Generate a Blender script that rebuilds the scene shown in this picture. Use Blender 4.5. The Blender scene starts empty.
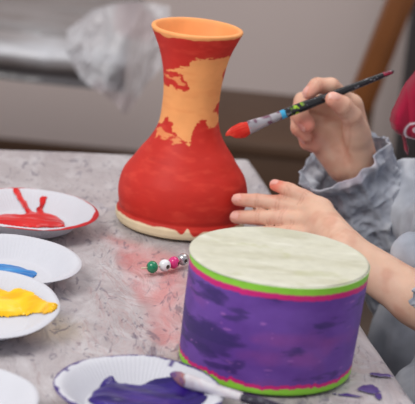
import bpy, math, random
import numpy as np
from mathutils import Vector, Matrix

random.seed(4)
rng = np.random.default_rng(4)
scene = bpy.context.scene
COL = scene.collection

# ------------------------------------------------------------------ camera numbers (also used to lay the scene out)
FPX, CX, CY = 1800.0, 207.5, 202.0
DEP, ROLL = math.radians(17), math.radians(5.5)
CAM = np.array([0, -1.817, .5555])
FW = np.array([0, math.cos(DEP), -math.sin(DEP)])
_r0 = np.array([1., 0, 0]); _u0 = np.array([0, math.sin(DEP), math.cos(DEP)])
RT = math.cos(ROLL) * _r0 + math.sin(ROLL) * _u0
UP = -math.sin(ROLL) * _r0 + math.cos(ROLL) * _u0
def _ray(x, y): return FW + RT * (x - CX) / FPX - UP * (y - CY) / FPX
def pz(x, y, z=0.):
    d = _ray(x, y); return CAM + d * ((z - CAM[2]) / d[2])
def pd(x, y, Y):
    d = _ray(x, y); return CAM + d * ((Y - CAM[1]) / d[1])

def prj(V):
    v = np.asarray(V) - CAM; d = v @ FW
    return CX + FPX * (v @ RT) / d, CY - FPX * (v @ UP) / d
# ------------------------------------------------------------------ helpers
def lin(c):
    c = np.asarray(c, float) / 255.
    return np.where(c <= .04045, c / 12.92, ((c + .055) / 1.055) ** 2.4)
def L4(c): return tuple(lin(c)) + (1.,)

def _hash(ix, iy, iz, seed):
    h = (ix.astype(np.int64) * 374761393 + iy.astype(np.int64) * 668265263 + iz.astype(np.int64) * 2147483647 + seed * 1274126177) & 0xffffffff
    h = ((h ^ (h >> 13)) * 1274126177) & 0xffffffff
    h = ((h ^ (h >> 16)) * 2246822519) & 0xffffffff
    return ((h ^ (h >> 15)) & 0xffff) / 65535. * 2 - 1
def vnoise(P, seed=0):
    P = np.asarray(P, float); I = np.floor(P); f = P - I; f = f * f * (3 - 2 * f)
    ix, iy, iz = I[..., 0], I[..., 1], I[..., 2]
    out = 0
    for dx in (0, 1):
        for dy in (0, 1):
            for dz in (0, 1):
                w = (f[..., 0] if dx else 1 - f[..., 0]) * (f[..., 1] if dy else 1 - f[..., 1]) * (f[..., 2] if dz else 1 - f[..., 2])
                out = out + w * _hash(ix + dx, iy + dy, iz + dz, seed)
    return out
def fbm(P, scale=1., octv=3, seed=0):
    P = np.asarray(P, float) * scale; o = 0; a = 1.; s = 0
    for i in range(octv):
        o = o + a * vnoise(P + 17.3 * i, seed + i); s += a; a *= .5; P = P * 2.03
    return o / s
def ridged(P, scale=1., octv=3, seed=0):
    P = np.asarray(P, float) * scale; o = 0; a = 1.; s = 0
    for i in range(octv):
        o = o + a * (1 - np.abs(vnoise(P + 9.1 * i, seed + i)) * 2); s += a; a *= .5; P = P * 2.1
    return o / s
def sstep(a, b, x):
    t = np.clip((x - a) / (b - a), 0, 1); return t * t * (3 - 2 * t)
def mixc(base, col, m):
    return base * (1 - m[..., None]) + np.asarray(col) * m[..., None]
def poly_sd(px, py, poly):
    """signed distance to polygon, positive inside"""
    poly = np.asarray(poly, float); n = len(poly)
    d = np.full(px.shape, 1e9); inside = np.zeros(px.shape, bool)
    for i in range(n):
        a = poly[i]; b = poly[(i + 1) % n]
        ex, ey = b - a; wx = px - a[0]; wy = py - a[1]
        t = np.clip((wx * ex + wy * ey) / (ex * ex + ey * ey + 1e-12), 0, 1)
        d = np.minimum(d, np.hypot(wx - ex * t, wy - ey * t))
        c = ((a[1] <= py) & (b[1] > py)) | ((b[1] <= py) & (a[1] > py))
        xi = a[0] + (py - a[1]) / (ey if abs(ey) > 1e-12 else 1e-12) * ex
        inside ^= c & (px < xi)
    return np.where(inside, d, -d)

def mesh(name, V, Fc, mats, parent=None, col=None, smooth=True, matidx=None, origin=None):
    V = np.asarray(V, float)
    if origin is not None: V = V - np.asarray(origin)
    me = bpy.data.meshes.new(name)
    me.from_pydata([tuple(v) for v in V], [], [tuple(int(i) for i in f) for f in Fc])
    if not isinstance(mats, (list, tuple)): mats = [mats]
    for m in mats: me.materials.append(m)
    if matidx is not None: me.polygons.foreach_set('material_index', np.asarray(matidx, dtype=np.int32))
    if smooth: me.polygons.foreach_set('use_smooth', [True] * len(me.polygons))
    if col is not None:
        at = me.color_attributes.new('paint', 'FLOAT_COLOR', 'POINT')
        c4 = np.ones((len(V), 4), np.float32); c4[:, :3] = col
        at.data.foreach_set('color', c4.ravel())
    me.update(); me.validate()
    o = bpy.data.objects.new(name, me); COL.objects.link(o)
    if origin is not None and parent is None: o.location = origin
    if parent is not None: o.parent = parent
    return o
def tag(o, label=None, cat=None, group=None, kind=None):
    if label: o['label'] = label
    if cat: o['category'] = cat
    if group: o['group'] = group
    if kind: o['kind'] = kind
    return o
def empty(name, loc, rot=(0, 0, 0)):
    o = bpy.data.objects.new(name, None); COL.objects.link(o); o.location = loc; o.rotation_euler = rot; o.empty_display_size = .02
    return o

def grid_faces(nu, nv, closeu=False, flip=False):
    i = np.arange(nu if closeu else nu - 1)[:, None]; j = np.arange(nv - 1)[None, :]
    i2 = (i + 1) % nu
    a = i * nv + j; b = i2 * nv + j; c = i2 * nv + j + 1; d = i * nv + j + 1
    Fq = np.stack([a + 0 * j, b + 0 * j, c + 0 * j, d + 0 * j], -1).reshape(-1, 4)
    return Fq[:, ::-1] if flip else Fq
def lathe(profile, nseg):
    """profile [(r,z)] -> (V, F, theta, index) ; last/first r==0 allowed (degenerate ring)"""
    pr = np.asarray(profile, float); th = np.linspace(0, 2 * math.pi, nseg, endpoint=False)
    V = np.stack([pr[None, :, 0] * np.sin(th)[:, None], -pr[None, :, 0] * np.cos(th)[:, None], np.broadcast_to(pr[None, :, 1], (nseg, len(pr)))], -1)
    return V.reshape(-1, 3), grid_faces(nseg, len(pr), True)
def resample(profile, step):
    p = np.asarray(profile, float); out = [p[0]]
    for a, b in zip(p[:-1], p[1:]):
        n = max(1, int(math.ceil(np.linalg.norm(b - a) / step)))
        for k in range(1, n + 1): out.append(a + (b - a) * k / n)
    return np.array(out)
def spline(pts, n):
    """Catmull-Rom through pts (any dim)"""
    p = np.asarray(pts, float); p = np.vstack([2 * p[0] - p[1], p, 2 * p[-1] - p[-2]])
    m = len(p) - 3; out = []
    for t in np.linspace(0, m, n):
        i = min(int(t), m - 1); f = t - i
        a, b, c, d = p[i:i + 4]
        out.append(.5 * ((2 * b) + (-a + c) * f + (2 * a - 5 * b + 4 * c - d) * f * f + (-a + 3 * b - 3 * c + d) * f ** 3))
    return np.array(out)
def frames(path):
    T = np.gradient(path, axis=0); T /= np.linalg.norm(T, axis=1)[:, None]
    n = np.cross(T[0], [0, 0, 1.]);
    if np.linalg.norm(n) < 1e-3: n = np.cross(T[0], [1., 0, 0])
    N = []
    for t in T:
        n = n - t * (n @ t); n = n / np.linalg.norm(n); N.append(n.copy())
    N = np.array(N); return T, N, np.cross(T, N)
def tube(path, radii, nseg=24, caps=True, flat=1.):
    path = np.asarray(path, float); T, N, B = frames(path); radii = np.broadcast_to(radii, len(path))
    th = np.linspace(0, 2 * math.pi, nseg, endpoint=False)
    V = path[:, None] + radii[:, None, None] * (np.cos(th)[None, :, None] * N[:, None] + flat * np.sin(th)[None, :, None] * B[:, None])
    V = V.reshape(-1, 3); n = len(path); F_ = []
    for i in range(n - 1):
        for j in range(nseg):
            k = (j + 1) % nseg; F_.append((i * nseg + j, i * nseg + k, (i + 1) * nseg + k, (i + 1) * nseg + j))
    if caps:
        F_.append(tuple(range(nseg))[::-1]); F_.append(tuple((n - 1) * nseg + j for j in range(nseg)))
    return V, F_
def join(*parts):
    V = []; F_ = []; off = 0
    for v, f in parts:
        V.append(np.asarray(v)); F_ += [tuple(int(i) + off for i in q) for q in f]; off += len(v)
    return np.vstack(V), F_
def rbox(cx, cy, cz, sx, sy, sz, b=.003, rot=0.):
    """bevelled box"""
    import bmesh
    bm = bmesh.new(); bmesh.ops.create_cube(bm, size=1)
    for v in bm.verts: v.co = Vector((v.co.x * sx, v.co.y * sy, v.co.z * sz))
    bmesh.ops.bevel(bm, geom=list(bm.edges), offset=b, segments=2, affect='EDGES', profile=.5)
    bm.verts.index_update(); c, s = math.cos(rot), math.sin(rot)
    V = np.array([(v.co.x * c - v.co.y * s + cx, v.co.x * s + v.co.y * c + cy, v.co.z + cz) for v in bm.verts])
    F_ = [tuple(v.index for v in f.verts) for f in bm.faces]; bm.free()
    return V, F_

# ------------------------------------------------------------------ materials
def mat(name, color=(200, 200, 200), rough=.6, spec=.4, attr=False, noise=None, bump=None, metal=0., sss=0., coat=0., sheen=0.):
    m = bpy.data.materials.new(name); m.use_nodes = True; nt = m.node_tree; b = nt.nodes['Principled BSDF']
    b.inputs['Roughness'].default_value = rough; b.inputs['Specular IOR Level'].default_value = spec
    b.inputs['Metallic'].default_value = metal; b.inputs['Coat Weight'].default_value = coat
    b.inputs['Sheen Weight'].default_value = sheen
    if sss:
        b.inputs['Subsurface Weight'].default_value = sss; b.inputs['Subsurface Radius'].default_value = (1, .35, .2); b.inputs['Subsurface Scale'].default_value = .006
    tc = nt.nodes.new('ShaderNodeTexCoord')
    if attr:
        a = nt.nodes.new('ShaderNodeVertexColor'); a.layer_name = 'paint'; src = a.outputs['Color']
    else:
        a = nt.nodes.new('ShaderNodeRGB'); a.outputs[0].default_value = L4(color); src = a.outputs[0]
    if noise:   # (scale, amount)
        n = nt.nodes.new('ShaderNodeTexNoise'); n.inputs['Scale'].default_value = noise[0]; n.inputs['Detail'].default_value = 4
        nt.links.new(tc.outputs['Object'], n.inputs['Vector'])
        mr = nt.nodes.new('ShaderNodeMapRange'); mr.inputs['From Min'].default_value = .3; mr.inputs['From Max'].default_value = .7
        mr.inputs['To Min'].default_value = 1 - noise[1]; mr.inputs['To Max'].default_value = 1 + noise[1]
        nt.links.new(n.outputs[0], mr.inputs['Value'])
        mx = nt.nodes.new('ShaderNodeVectorMath'); mx.operation = 'SCALE'
        nt.links.new(src, mx.inputs[0]); nt.links.new(mr.outputs[0], mx.inputs['Scale']); src = mx.outputs[0]
    nt.links.new(src, b.inputs['Base Color'])
    if bump:    # (scale, strength, distance)
        n = nt.nodes.new('ShaderNodeTexNoise'); n.inputs['Scale'].default_value = bump[0]; n.inputs['Detail'].default_value = 5
        nt.links.new(tc.outputs['Object'], n.inputs['Vector'])
        bp = nt.nodes.new('ShaderNodeBump'); bp.inputs['Strength'].default_value = bump[1]; bp.inputs['Distance'].default_value = bump[2]
        nt.links.new(n.outputs[0], bp.inputs['Height']); nt.links.new(bp.outputs[0], b.inputs['Normal'])
    return m
def translucent(m, amt, color):
    nt = m.node_tree; b = nt.nodes['Principled BSDF']; out = nt.nodes['Material Output']
    t = nt.nodes.new('ShaderNodeBsdfTranslucent'); t.inputs['Color'].default_value = L4(color)
    mx = nt.nodes.new('ShaderNodeMixShader'); mx.inputs[0].default_value = amt
    nt.links.new(b.outputs[0], mx.inputs[1]); nt.links.new(t.outputs[0], mx.inputs[2]); nt.links.new(mx.outputs[0], out.inputs[0])
    return m
def seethrough(m, amt):
    nt = m.node_tree; b = nt.nodes['Principled BSDF']; out = nt.nodes['Material Output']
    t = nt.nodes.new('ShaderNodeBsdfTransparent')
    mx = nt.nodes.new('ShaderNodeMixShader'); mx.inputs[0].default_value = amt
    nt.links.new(b.outputs[0], mx.inputs[1]); nt.links.new(t.outputs[0], mx.inputs[2]); nt.links.new(mx.outputs[0], out.inputs[0])
    return m

M_clay = mat('painted clay', rough=.55, spec=.25, attr=True, noise=(60, .05), bump=(90, .25, .0006))
M_drum = mat('drum paint', rough=.5, spec=.35, attr=True, noise=(120, .05), bump=(110, .3, .0006))
M_plate = None
M_paint = mat('wet paint', rough=.3, spec=.35, attr=True, bump=(150, .3, .001))
M_skin = mat('skin', rough=.52, spec=.3, attr=True, noise=(70, .05), bump=(260, .18, .0005), sss=.12)
M_smock = translucent(mat('smock fabric', rough=.7, spec=.25, attr=True, noise=(45, .16), bump=(140, .2, .001)), .25, (190, 200, 212))
M_crim = mat('crimson cloth', rough=.8, spec=.15, attr=True, noise=(40, .1), sheen=.2)
M_hair = mat('brown hair', (70, 45, 30), rough=.5, noise=(200, .3))
M_trous = mat('navy trousers', (30, 34, 46), rough=.85, noise=(60, .15))
M_wood = mat('honey wood', (128, 76, 38), rough=.45, noise=(6, .2))
M_dwood = mat('dark wood', (84, 60, 44), rough=.6, noise=(5, .12))
M_table = mat('table board', (170, 160, 150), rough=.6, noise=(8, .08))
M_metal = mat('brushed steel', (190, 190, 195), rough=.25, metal=1., noise=(80, .1))
M_bead = mat('bead lacquer', rough=.25, attr=True, coat=.4)
M_plate = translucent(mat('paper plate', rough=.55, spec=.3, attr=True, noise=(30, .02)), .15, (225, 225, 230))
M_pearl = mat('silver bead lacquer', (190, 188, 190), rough=.28, metal=.8, noise=(100, .06))
M_cord = mat('cream cord', (214, 196, 170), rough=.8, noise=(300, .1))
M_black = mat('black lacquer', rough=.25, attr=True, coat=.3)
M_white = mat('eye white', (235, 232, 228), rough=.2, noise=(30, .01))
M_iris = mat('brown iris', (60, 38, 24), rough=.15, noise=(30, .02))
M_wall = mat('mauve grey wall', (212, 196, 191), rough=.9, spec=.1, noise=(1.2, .05), bump=(40, .1, .002))
M_pale = mat('pale mauve painted wood', (170, 156, 153), rough=.8, noise=(4, .04))
M_floor = mat('brown floor', (96, 80, 70), rough=.6, noise=(3, .12))

# ------------------------------------------------------------------ room
def plane_box(name, x0, x1, y0, y1, z0, z1, m):
    V = [(x, y, z) for x in (x0, x1) for y in (y0, y1) for z in (z0, z1)]
    F_ = [(0, 1, 3, 2), (4, 6, 7, 5), (0, 4, 5, 1), (2, 3, 7, 6), (0, 2, 6, 4), (1, 5, 7, 3)]
    return tag(mesh(name, V, F_, m, smooth=False), kind='structure')
FLOOR = -.60
plane_box('floor', -2.2, 2.2, -2.6, 2.2, FLOOR - .05, FLOOR, M_floor)
plane_box('wall_back', -2.2, 2.2, 2.0, 2.1, FLOOR, 1.9, M_wall)
plane_box('baseboard_back', -2.2, 2.2, 1.98, 2.0, FLOOR, FLOOR + .09, M_dwood)

# ------------------------------------------------------------------ craft table and its plastic cover
TA = math.radians(11.5)
TC = np.array([.036, .187]); ta = np.array([math.cos(TA), math.sin(TA)]); tb = np.array([math.sin(TA), -math.cos(TA)])
TW, TD = 1.15, .95
def tpos(u, v):          # u from right edge leftwards, v from back edge towards the camera
    return TC - ta * u + tb * v
tab = empty('craft_table', (*tpos(TW / 2, TD / 2), FLOOR), (0, 0, TA))
tag(tab, 'craft table under the crumpled paint-marked plastic cover, with vase and drum on it', 'table')
mesh('tabletop', *rbox(0, 0, -FLOOR - .016, TW, TD, .026, .006), M_table, tab)
mesh('table_apron', *join(rbox(0, .40, -FLOOR - .065, TW - .12, .02, .07), rbox(0, -.40, -FLOOR - .065, TW - .12, .02, .07),
     rbox(.50, 0, -FLOOR - .065, .02, .78, .07), rbox(-.50, 0, -FLOOR - .065, .02, .78, .07)), M_wood, tab)
for sx in (-1, 1):
    for sy in (-1, 1):
        mesh('leg', *rbox(sx * .50, sy * .40, (-FLOOR - .03) / 2, .045, .045, -FLOOR - .032, .005), M_wood, tab)

M_cover = bpy.data.materials.new('plastic table cover'); M_cover.use_nodes = True
nt = M_cover.node_tree; b = nt.nodes['Principled BSDF']; N = nt.nodes.new; LK = nt.links.new
tc = N('ShaderNodeTexCoord'); vc = N('ShaderNodeVertexColor'); vc.layer_name = 'paint'
def flecks(rot, stretch, scale, lo, hi, off):
    mp = N('ShaderNodeMapping'); mp.inputs['Rotation'].default_value = (0, 0, rot); mp.inputs['Location'].default_value = (off, off * .7, 0)
    mp.inputs['Scale'].default_value = (scale, scale * stretch, scale)
    LK(tc.outputs['Object'], mp.inputs['Vector'])
    n = N('ShaderNodeTexNoise'); n.inputs['Scale'].default_value = 1; n.inputs['Detail'].default_value = 3; n.inputs['Roughness'].default_value = .55; n.inputs['Distortion'].default_value = 1.6
    LK(mp.outputs[0], n.inputs['Vector'])
    r = N('ShaderNodeMapRange'); r.inputs['From Min'].default_value = lo; r.inputs['From Max'].default_value = hi
    LK(n.outputs[0], r.inputs['Value']); return r.outputs[0]
def mixn(fac, a, bcol, amount=1.):
    mx = N('ShaderNodeMix'); mx.data_type = 'RGBA'
    mm = N('ShaderNodeMath'); mm.operation = 'MULTIPLY'; mm.inputs[1].default_value = amount; LK(fac, mm.inputs[0]); LK(mm.outputs[0], mx.inputs[0])
    LK(a, mx.inputs[6])
    if isinstance(bcol, tuple): mx.inputs[7].default_value = L4(bcol)
    else: LK(bcol, mx.inputs[7])
    return mx.outputs[2]
c = vc.outputs['Color']
c = mixn(flecks(.5, .5, 22, .45, .75, 3.), c, (214, 211, 214), .6)
c = mixn(flecks(.5, .36, 78, .60, .68, 0.), c, (98, 92, 108), .65)
c = mixn(flecks(-.6, .36, 60, .62, .69, 5.), c, (104, 98, 116), .6)
c = mixn(flecks(.1, .5, 45, .55, .8, 9.), c, (140, 130, 136), .5)
LK(c, b.inputs['Base Color'])
b.inputs['Roughness'].default_value = .34; b.inputs['Specular IOR Level'].default_value = .45
h1 = flecks(.3, .5, 30, .2, .8, 2.); bp = N('ShaderNodeBump'); bp.inputs['Strength'].default_value = .5; bp.inputs['Distance'].default_value = .006
LK(h1, bp.inputs['Height']); LK(bp.outputs[0], b.inputs['Normal'])

def build_cover():
    ov = .10
    us = np.concatenate([np.linspace(-ov, .5, 240), np.linspace(.505, TW + ov, 120)])
    vs = np.concatenate([np.linspace(-ov, .85, 360), np.linspace(.855, TD + ov, 40)])
    Ug, Vg = np.meshgrid(us, vs, indexing='ij')
    def bend(s, Lm):     # arc length -> position and drop at both ends
        r = .012; pos = np.clip(s, 0, Lm) * 1.; drop = np.zeros_like(s)
        for sign, e in ((-1, 0.), (1, Lm)):
            o = np.maximum((s - e) * sign, 0)
            ang = np.minimum(o / r, math.pi / 2)
            pos = pos + sign * (r * np.sin(ang)) * (o > 0); drop = drop + np.where(o > 0, r * (1 - np.cos(ang)) + np.maximum(o - r * math.pi / 2, 0), 0)
        return pos, drop
    pu, du = bend(Ug, TW); pv, dv = bend(Vg, TD)
    X = TC[0] - ta[0] * pu + tb[0] * pv; Y = TC[1] - ta[1] * pu + tb[1] * pv
    P = np.stack([X, Y, 0 * X], -1)
    wr = ridged(P * [1, .6, 1], 9, 3, 5)
    Z = -.0015 - np.maximum(du, dv) - .0012 * (1 - np.clip(wr, 0, 1)) 
    hang = np.clip(np.maximum(du, dv) / .03, 0, 1)
    w = fbm(np.stack([pu, pv, 0 * pu], -1), 16, 2, 8)
    X = X + hang * w * .008; Y = Y + hang * w * .006
    base = np.broadcast_to(lin((172, 163, 165)), P.shape).copy()
    base = mixc(base, lin((188, 182, 184)), sstep(-.2, .5, fbm(P, 5, 3, 1)) * .8)
    base = mixc(base, lin((150, 138, 140)), sstep(0, .6, fbm(P * [1, .5, 1], 10, 3, 21)) * .45)
    # pinkish haze with a reflection painted in, between vase foot and drum
    pk = poly_sd(X, Y, [pz(*p)[:2] for p in ((112, 236), (150, 246), (182, 262), (182, 350), (168, 345), (135, 290))])
    base = mixc(base, lin((206, 140, 140)), sstep(-.016, .014, pk + .014 * fbm(P * [1, .5, 1], 30, 3, 3)) * .8)
    pk2 = poly_sd(X, Y, [pz(*p)[:2] for p in ((112, 236), (122, 238), (150, 300), (168, 345), (160, 340), (135, 290))])
    base = mixc(base, lin((178, 100, 104)), sstep(-.004, .004, pk2 + .01 * fbm(P, 40, 3, 3)) * .35)
    tf = poly_sd(X, Y, [pz(*p)[:2] for p in ((84, 335), (124, 353), (74, 351))]); base = mixc(base, lin((206, 202, 204)), sstep(-.001, .002, tf) * .45)
    # blue smear by the left of the vase foot
    q = pz(110, 203); bl = np.hypot((X - q[0]) / .022, (Y - q[1]) / .02)
    base = mixc(base, lin((120, 150, 190)), sstep(1.1, .1, bl) * .55 * sstep(-.1, .4, fbm(P, 60, 2, 4)))
    # warm pale tint under the yellow plate
    q = pz(40, 325); bl = np.hypot((X - q[0]) / .05, (Y - q[1]) / .05)
    base = mixc(base, lin((226, 205, 170)), sstep(1.0, .2, bl) * .6)
    return mesh('plastic_table_cover', np.stack([X, Y, Z], -1).reshape(-1, 3), grid_faces(len(us), len(vs), flip=True), M_cover, col=base.reshape(-1, 3))
tag(build_cover(), 'wrinkled plastic cover with grey paint marks and a pinkish haze and reflection spread over the craft table', 'table cover')

# ------------------------------------------------------------------ vase
VX, VY = -.026, -.075
def build_vase():
    outer = [(.0, .0005), (.058, .0005), (.0640, .001), (.0655, .004), (.0662, .0095), (.0650, .0125), (.0632, .0145), (.0640, .019), (.0655, .029), (.0650, .038),
             (.0625, .048), (.0582, .056), (.0530, .063), (.0468, .0725), (.0405, .081), (.0355, .089), (.0312, .099), (.0290, .110), (.0283, .123), (.0284, .134),
             (.0292, .145), (.0306, .156), (.0328, .167), (.0362, .178), (.0405, .188), (.0446, .1965), (.0455, .1990), (.0450, .2005)]
    head = np.array(outer[:6]); body = spline(outer[5:], 300)
    inner = spline([(.0450, .2005), (.0425, .2012), (.0402, .199), (.0370, .190), (.0325, .178), (.0285, .165), (.0255, .150), (.0245, .125), (.028, .10), (.045, .07), (.057, .04), (.055, .012), (.02, .008), (0., .008)], 120)
    prof = np.vstack([resample(head, .001)[:-1], body, inner[1:]])
    V, F_ = lathe(prof, 420)
    n = len(prof); idx = np.tile(np.arange(n), 420)
    nin = len(resample(head, .001)) - 1 + len(body) - 4
    # hand-thrown unevenness
    th = np.arctan2(V[:, 0], -V[:, 1]); r = np.hypot(V[:, 0], V[:, 1]); z = V[:, 2]
    wob = .0006 * np.sin(3 * th + 1) * sstep(.15, .2, z) + .0005 * fbm(V, 40, 2, 2)
    V[:, 2] += .0005 * np.sin(2 * th + .6) * sstep(.17, .2, z)
    k = np.where(r > 1e-6, (r + wob) / np.maximum(r, 1e-6), 1); V[:, 0] *= k; V[:, 1] *= k
    th = np.arctan2(V[:, 0], -V[:, 1]); x = r * np.sin(th); front = np.cos(th) > -.15
    red = lin((200, 46, 36)); orange = lin((244, 166, 102)); cream = lin((232, 212, 176)); brick = lin((176, 36, 30))
    outside = idx < nin
    fr = fbm(V * [1, 1, 1.6], 130, 4, 3); fr2 = fbm(V * [.7, .7, 2.5], 260, 3, 7)
    # region of bare orange clay, drawn as a patch on the neck (x across the front, z up), metres
    ex_, ez_ = prj(V + np.array([VX, VY, 0]))
    def q(px, py): return (px * .001, -py * .001)
    ex_ = ex_ * .001; ez_ = -ez_ * .001
    main = [q(*p) for p in ((163, 60), (170, 66), (184, 64), (192, 60.5), (206, 59.5), (216, 58.5), (225, 57.5), (236, 55), (232, 80), (222, 112), (219, 119), (215, 127), (208, 129), (206, 121), (202, 120), (196, 124), (191, 134), (190, 150), (186, 142), (181, 138), (173, 132), (172, 122), (167, 118), (160, 124), (155, 122), (155, 80), (162, 74))]
    d = poly_sd(ex_, ez_, main)
    fr3 = fbm(V * [.45, .45, 1.6], 420, 3, 17)
    m = d + .0018 * fr + .0012 * fr2 + .0022 * fr3
    def sub(poly, amp=.002): return poly_sd(ex_, ez_, [q(*p) for p in poly]) + amp * fr + .0012 * fr2 + .0026 * fr3
    s = [sub(((160, 70), (176, 71), (181, 76), (187, 83), (189, 90), (180, 90.5), (168, 85), (160, 82)), .003), sub(((160, 60), (191, 60), (190, 66), (180, 67), (172, 70), (160, 72))),
         sub(((222, 79), (225, 68), (231, 62), (238, 62), (232, 82), (224, 83))), sub(((215, 112), (216, 104), (224, 100), (230, 104), (224, 116)))]
    for t in s: m = np.minimum(m, -t)
    # orange smudges in the red
    sm = [sub(((158, 124), (168, 130), (178, 136), (183, 143), (176, 146), (164, 141), (154, 134)), .006), sub(((164, 74), (178, 76), (186, 84), (176, 86)), .006)]
    mask = sstep(-.0004, .0004, m)
    for t in sm: mask = np.maximum(mask, sstep(.0010, .0030, t + .002 * fr2) * .7)
    mask = np.where(front, mask, sstep(.25, .35, fr) * (z > .09) * (z < .17))
    # lip
    lipz = .1972 + .0016 * fbm(np.stack([np.sin(th), np.cos(th), 0 * th], -1), 5, 3, 4) - .0022 * np.exp(-((th + .75) / .25) ** 2)
    mask = np.maximum(mask, sstep(-.0006, .0006, z - lipz))
    col = np.broadcast_to(red, V.shape).copy()
    col = mixc(col, lin((222, 72, 56)), sstep(-.1, .6, fbm(V * [1, 1, 3], 60, 3, 9)) * .55)
    col = mixc(col, brick, sstep(.1, .6, fbm(V, 45, 3, 12)) * .35 * (z > .07))
    col = mixc(col, lin((170, 36, 28)), ((z < .0185) & (z > .011)) * .35)
    oc = np.broadcast_to(orange, V.shape).copy(); oc = mixc(oc, lin((238, 154, 92)), sstep(-.1, .5, fbm(V * [1, 1, 4], 70, 2, 30)) * .5)
    col = col * (1 - mask[:, None]) + oc * mask[:, None]
    col = np.where(outside[:, None], col, mixc(np.broadcast_to(orange, V.shape), lin((232, 150, 90)), sstep(.17, .13, z)))
    drip = .0112 + .0022 * fbm(np.stack([np.sin(th), np.cos(th), 0 * th], -1), 4, 4, 6) + .001 * fr - .006 * np.exp(-((th - .25) / .10) ** 2) - .004 * np.exp(-((th - .05) / .06) ** 2) + .004 * np.exp(-((th - .14) / .05) ** 2)
    fm = sstep(.0006, -.0006, z - drip)
    col = np.where(outside[:, None], mixc(col, cream, fm), col)
    o = mesh('painted_vase', V, F_, M_clay, col=col)
    o.location = (VX, VY, 0)
    return tag(o, 'tall flared clay vase painted red over bare orange with an unpainted cream foot', 'vase')
build_vase()

# ------------------------------------------------------------------ drum
DX, DY, DH = .062, -.433, .0925
def build_drum():
    prof = resample([(.0690, 0.0004), (.0708, .0008), (.0714, .0025), (.0734, DH - .003), (.0736, DH - .0008), (.0728, DH)], .0006)
    V, F_ = lathe(prof, 640); th = np.arctan2(V[:, 0], -V[:, 1]); z = V[:, 2]
    r = np.hypot(V[:, 0], V[:, 1]); k = 1 + (.0006 * np.sin(2 * th + .4) + .0005 * fbm(V, 28, 3, 4)) / r
    V[:, 0] *= k; V[:, 1] *= k; V[:, 0] += .0035 * (z / DH - .75)
    S = np.stack([th * .073, 0 * th, z], -1)
    circ = np.stack([np.sin(th), np.cos(th), 0 * th], -1)
    col = np.broadcast_to(lin((98, 58, 146)), V.shape).copy()
    col = mixc(col, lin((114, 74, 164)), sstep(-.2, .5, fbm(S * [.5, 1, 1], 60, 3, 1)) * .7)
    col = mixc(col, lin((140, 66, 140)), sstep(.15, .6, fbm(S * [.6, 1, 1], 45, 3, 41)) * .5)
    st = fbm(S * [.32, 1, 1.2], 110, 4, 5) + .45 * fbm(S * [.6, 1, 1], 32, 2, 15)
    col = mixc(col, lin((52, 34, 98)), sstep(.16, .42, st) * .7)
    # dark overpainted patches that the front shows
    ex_, ez_ = prj(V + np.array([DX, DY, 0])); ex_ = ex_ * .00083; ez_ = -ez_ * .00083
    def dq(px, py): return (px * .00083, -py * .00083)
    for poly in (((186, 318), (215, 322), (238, 335), (240, 350), (222, 356), (196, 352), (184, 340)), ((196, 284), (218, 288), (226, 297), (212, 300), (198, 294)), ((224, 314), (242, 310), (250, 320), (236, 326), (226, 322)),
                 ((310, 322), (336, 314), (342, 320), (326, 334), (312, 332)), ((282, 352), (300, 346), (306, 356), (290, 360)), ((204, 362), (240, 366), (238, 372), (208, 370))):
        dd = poly_sd(ex_, ez_, [dq(*p) for p in poly]) + .011 * fbm(S * [.3, 1, 1.7], 150, 4, 9)
        col = mixc(col, lin((58, 40, 102)), sstep(-.001, .004, dd) * .75 * (np.cos(th) > 0))
    col = mixc(col, lin((176, 110, 190)), sstep(.50, .62, fbm(S * [.6, 1, 1.4], 190, 3, 77)) * .5)
    mag = lin((206, 32, 118)); green = lin((140, 206, 60))
    w = .0011 * fbm(circ, 6, 4, 3) + .0006 * fbm(circ, 30, 2, 13)
    top = z - DH
    edge = sstep(-.0004, .0004, top + .0112 + w); col = mixc(col, mag, edge)
    col = mixc(col, green, sstep(-.0003, .0003, top + .0064 + w * .6))
    col = mixc(col, lin((226, 222, 200)), sstep(-.0002, .0002, top + .0006))
    lo = .0064 + 2.5 * w
    col = mixc(col, mag, sstep(.0004, -.0004, z - lo - .0032)); col = mixc(col, green, sstep(.0003, -.0003, z - lo))
    o = mesh('painted_drum', V, F_, M_drum, col=col)
    o.location = (DX, DY, 0)
    tag(o, 'round purple drum with green and magenta bands and a cream top', 'drum')
    hp = resample([(.0732, DH - .0006), (.0731, DH + .0004), (.0718, DH + .0010), (.060, DH + .0006), (0., DH + .0004)], .0009)
    V, F_ = lathe(hp, 300)
    V[:, 2] += .0004 * fbm(V, 60, 3, 3)
    r = np.hypot(V[:, 0], V[:, 1])
    col = np.broadcast_to(lin((204, 202, 184)), V.shape).copy()
    col = mixc(col, lin((188, 185, 162)), sstep(-.1, .5, fbm(V * [.6, 1.5, 1], 35, 4, 6)) * .8)
    col = mixc(col, lin((216, 214, 200)), sstep(.1, .5, fbm(V * [.5, 1.6, 1], 60, 3, 16)) * .7)
    col = mixc(col, lin((176, 178, 130)), sstep(.33, .6, fbm(V, 55, 3, 26)) * .35)
    h = mesh('drum_head', V, F_, M_drum, o, col=col); tag(h, 'cream skin top of the drum')
build_drum()

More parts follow.
